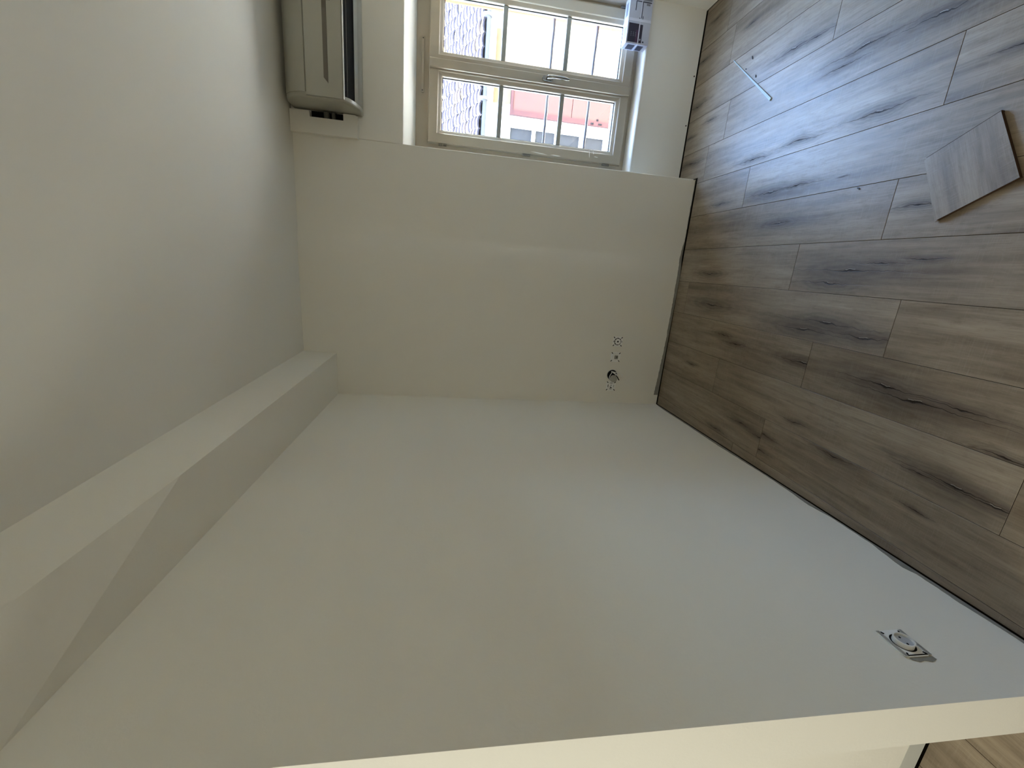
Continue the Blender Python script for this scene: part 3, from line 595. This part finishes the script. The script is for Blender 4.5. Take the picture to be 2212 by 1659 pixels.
for i, f in enumerate(fs): f.material_index = 0 if i == 1 else 1
b_ = link('board', bm, [M['wood'], M['hdf']], oc); b_.rotation_euler.z = ang
for i in range(4): b_['k%d' % i] = [0.0, 0.0, 0.0]
bm = bmesh.new(); v = Vector((Q[2][0] - Q[1][0], Q[2][1] - Q[1][1])).normalized(); nrm = Vector((-v.y, v.x)); nrm = -nrm if nrm.dot(Vector(((Q[0][0] + Q[3][0]) / 2, (Q[0][1] + Q[3][1]) / 2)) - Vector(Q[1])) > 0 else nrm
a, b = Vector(Q[1]), Vector(Q[2]); prism(bm, [tuple(a), tuple(b), tuple(b + nrm * 0.008), tuple(a + nrm * 0.008)], 0.0035, 0.0080); tg = link('tongue', bm, M['wood'], oc); tg.rotation_euler.z = ang
for i in range(4): tg['k%d' % i] = [0.0, 0.0, 0.0]

for z0_, nm in ((0.0030, 'groove_lip'),):
    bm = bmesh.new(); u = (Vector(Q[0]) - Vector(Q[1])).normalized(); w2 = Vector((u.y, -u.x)); w2 = -w2 if w2.dot(Vector(Q[2]) - Vector(Q[1])) > 0 else w2
    prism(bm, [tuple(Vector(Q[1])), tuple(Vector(Q[0])), tuple(Vector(Q[0]) + w2 * 0.0042), tuple(Vector(Q[1]) + w2 * 0.0042)], 0.0005, 0.0095); o = link(nm, bm, M['hdf'], oc); o.rotation_euler.z = ang
sp = Vector((1.151, 2.461)); ep = Vector((0.848, 2.084)); dr = (ep - sp).normalized(); nn = Vector((-dr.y, dr.x))
bm = bmesh.new(); lo = []; hi = []
for s, wd, h in ((0.0, 0.004, 0.002), (0.3, 0.0055, 0.003), (0.65, 0.0085, 0.004), (1.0, 0.0120, 0.005)):
    c = sp + (ep - sp) * s; lo.append([bm.verts.new((c.x + nn.x * wd / 2 * q, c.y + nn.y * wd / 2 * q, 0.0006)) for q in (-1, 1)]); hi.append([bm.verts.new((c.x + nn.x * wd / 2 * q, c.y + nn.y * wd / 2 * q, h + 0.0006)) for q in (-1, 1)])
for i in range(3):
    bm.faces.new((hi[i][0], hi[i][1], hi[i + 1][1], hi[i + 1][0])); bm.faces.new((lo[i][0], lo[i + 1][0], lo[i + 1][1], lo[i][1]))
    for q in (0, 1): bm.faces.new((lo[i][q], hi[i][q], hi[i + 1][q], lo[i + 1][q]))
bm.faces.new((lo[0][0], lo[0][1], hi[0][1], hi[0][0])); bm.faces.new((lo[3][0], hi[3][0], hi[3][1], lo[3][1]))
tag(link('tapered_strip', bm, M['strip']), 'long thin pale tapered strip lying on the floorboards near the window', 'strip')
for (x, y, ln_, a, lb) in ((1.099, 2.296, 0.020, 0.5, 'small dark chip on the floor right of the pale strip, the farther one'), (1.064, 2.333, 0.008, 1.0, 'tiny dark crumb on the floor touching near the middle of the pale strip'), (0.372, 1.483, 0.012, 0.8, 'small dark chip on the floor between the offcut and the wall'), (0.998, 2.238, 0.014, 0.2, 'small dark splinter lying against the pale strip')):
    bm = bmesh.new(); pp = [(-1, -0.2), (-0.3, -0.35), (0.9, -0.1), (1, 0.2), (0.1, 0.35), (-0.8, 0.15)]; c, s = math.cos(a), math.sin(a)
    prism(bm, [((u * ln_ / 2) * c - v * 0.008 * s, (u * ln_ / 2) * s + v * 0.008 * c) for u, v in pp], 0.0006, 0.0030)
    o = tag(link('debris_chip', bm, M['debris'], loc=(x, y, 0)), lb, 'debris', 'dark chips on the floor')
for x in (0.942, 1.213):
    bm = bmesh.new(); disc(bm, (x, 0.018), 0.0036, 2.8425, 2.8385, 12); link('screw_hole', bm, M['black'], wb)
bm = bmesh.new(); box(bm, (0.5935, 2.6320, 0.0), (0.5990, 2.6350, 0.016)); box(bm, (0.5975, 2.6330, 0.012), (0.5995, 2.70, 0.0145)); link('corner_bead', bm, M['hinge'], wb)

# ------------------------------------------------------------------ across the street
YF = 6.5
bm = bmesh.new(); box(bm, (-14, 3.14, -1.40), (18, 26, -1.35)); S(link('street', bm, M['street']))
hs = empty('house', (3.0, YF, -1.6)); tag(hs, 'low house across the street with tiled roof, cream walls and red door', 'house')
H = lambda o: rel(o, hs)
bm = bmesh.new(); box(bm, (2.11, YF, -1.6), (9.0, YF + 4.4, 1.02)); H(link('cream_wall', bm, M['yellow']))
bm = bmesh.new(); box(bm, (-4.0, YF - 0.015, -1.6), (2.11, YF + 4.4, 0.765)); H(link('white_wall', bm, M['facwhite']))
bm = bmesh.new(); box(bm, (-4.0, YF + 0.0, 0.765), (2.11, YF + 4.4, 1.02)); H(link('cream_wall', bm, M['facwhite']))
bm = bmesh.new(); box(bm, (2.11, YF - 0.006, 0.70), (2.95, YF, 1.02)); H(link('rough_render_patch', bm, mat('ochre_rough_render', (0.125, 0.096, 0.060, 1), 0.95, spec=0.05, var=0.28, vscale=28, bump=1.0, bscale=30)))
# red boarded door
dx0, dx1, dzt = 1.976, 2.45, 0.742
bm = bmesh.new()
box(bm, (dx0, YF - 0.075, -1.6), (dx0 + 0.055, YF - 0.02, dzt)); box(bm, (dx1 - 0.055, YF - 0.075, -1.6), (dx1, YF - 0.02, dzt)); box(bm, (dx0 + 0.055, YF - 0.075, dzt - 0.035), (dx1 - 0.055, YF - 0.02, dzt))
H(link('red_door_frame', bm, M['reddark']))
zz = [dzt - 0.035, -0.115, -0.80, -1.6]
for i in range(3):
    bm = bmesh.new(); box(bm, (dx0 + 0.055, YF - 0.062, zz[i + 1] + 0.006), (dx1 - 0.055, YF - 0.02, zz[i]), 0.004); H(link('red_board', bm, M['red']))
for q0, q1 in (((dx0 + 0.056, YF - 0.066, -0.5), (dx0 + 0.085, YF - 0.061, -0.47)), ((dx0 + 0.01, YF - 0.082, -0.55), (dx0 + 0.03, YF - 0.074, -0.50)), ((dx0 + 0.01, YF - 0.082, -0.43), (dx0 + 0.03, YF - 0.074, -0.39))):
    bm = bmesh.new(); box(bm, q0, q1, 0.002); H(link('door_latch', bm, M['black']))
# tall glazed door beside it: a column of frosted panes with white glazing bars
bm = bmesh.new()
zs = [0.720, 0.418, 0.367, 0.095, 0.042, -0.261, -0.342, -0.610, -0.68, -0.98]
box(bm, (1.02, YF - 0.05, -1.6), (1.10, YF - 0.015, 0.765)); box(bm, (1.827, YF - 0.05, -1.6), (1.87, YF - 0.015, 0.765)); box(bm, (1.44, YF - 0.05, -1.6), (1.50, YF - 0.015, 0.765))
for a, b in ((0.765, 0.720), (0.418, 0.367), (0.095, 0.042), (-0.261, -0.342), (-0.61, -0.68), (-0.98, -1.6)): box(bm, (1.10, YF - 0.047, b), (1.827, YF - 0.015, a))
H(link('glazed_door_frame', bm, M['facwhite']))
for i in range(0, 10, 2):
    for (a, b) in ((1.10, 1.44), (1.50, 1.827)):
        bm = bmesh.new(); box(bm, (a, YF - 0.026, zs[i + 1]), (b, YF - 0.018, zs[i])); H(link('frosted_pane', bm, M['fpane']))
# roof
SL = math.radians(25); ye, ze = 6.36, 1.115
up_ = lambda s, h=0.0: (ye + s * math.cos(SL) - h * math.sin(SL), ze + s * math.sin(SL) + h * math.cos(SL))
bm = bmesh.new(); prism(bm, [up_(0.02, -0.03), up_(3.6, -0.03), (up_(3.6)[0], 1.0), (ye + 0.1, 1.0)], -4.0, 9.0, 'x'); H(link('roof_deck', bm, mat('grey_roof_felt', (0.075, 0.070, 0.085, 1), 0.9)))
bm = bmesh.new(); box(bm, (-4.0, ye + 0.02, 0.985), (9.0, ye + 0.06, 1.105)); H(link('fascia', bm, mat('pale_fascia', (0.30, 0.31, 0.33, 1), 0.7)))
TW_ = 0.155; nC = 0
def course(s0, full, x0, x1):
    bm = bmesh.new(); n = int((x1 - x0) / TW_)
    for i in range(n):
        xc = x0 + (i + 0.5 + R.uniform(-0.07, 0.07)) * TW_; js = R.uniform(-0.014, 0.014); jh = R.uniform(-0.004, 0.006); w2 = TW_ * R.uniform(0.47, 0.53); L = 0.155
        mi = 1 if R.random() < (0.10 if full else 0.0) or (1.9 < xc < 3.2 and s0 > 1.0 and R.random() < 0.3) else 0
        K = 5 if full else 3; rows = []
        for (s, lift) in ((s0 + js, 0.050 + jh), (s0 + js + L, 0.006)):
            for dz in (0.0, -0.026):
                ring = []
                for k in range(K + 1):
                    a = math.pi * k / K; hx_ = xc - w2 * math.cos(a); hh_ = lift + 0.026 * math.sin(a) + dz
                    y, z = up_(s, hh_); ring.append(bm.verts.new((hx_, y, z)))
                rows.append(ring)
        fT, fB, bT, bB = rows
        for k in range(K):
            bm.faces.new((fT[k], fT[k + 1], bT[k + 1], bT[k])).material_index = mi
            for q in ((fB[k + 1], fB[k], bB[k], bB[k + 1]), (fB[k], fB[k + 1], fT[k + 1], fT[k])): bm.faces.new(q).material_index = 2  # underside and front lip carry the painted gap shade
    return bm
for c in range(30):
    s0 = -0.02 + c * 0.098
    bm = course(s0, True, -4.0, 9.0)
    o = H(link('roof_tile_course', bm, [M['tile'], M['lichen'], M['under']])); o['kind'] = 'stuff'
# gutter with joint clips
bm = bmesh.new(); pts = []
for k in range(9):
    a = math.pi + math.pi * k / 8; pts.append((6.30 + 0.052 * math.cos(a), 1.122 + 0.052 * math.sin(a)))
for k in range(8, -1, -1):
    a = math.pi + math.pi * k / 8; pts.append((6.30 + 0.046 * math.cos(a), 1.122 + 0.046 * math.sin(a)))
prism(bm, pts, -4.0, 9.0, 'x'); gu = H(link('gutter', bm, M['gutter'], smooth=True))
for x in (1.00, 2.07, 2.98, 4.1):
    bm = bmesh.new(); tube(bm, [(x - 0.018, 6.30, 1.117), (x + 0.018, 6.30, 1.117)], 0.057, 16); o = link('gutter_joint', bm, mat('joint_grey', (0.04, 0.04, 0.05, 1), 0.5), smooth=True); H(o)
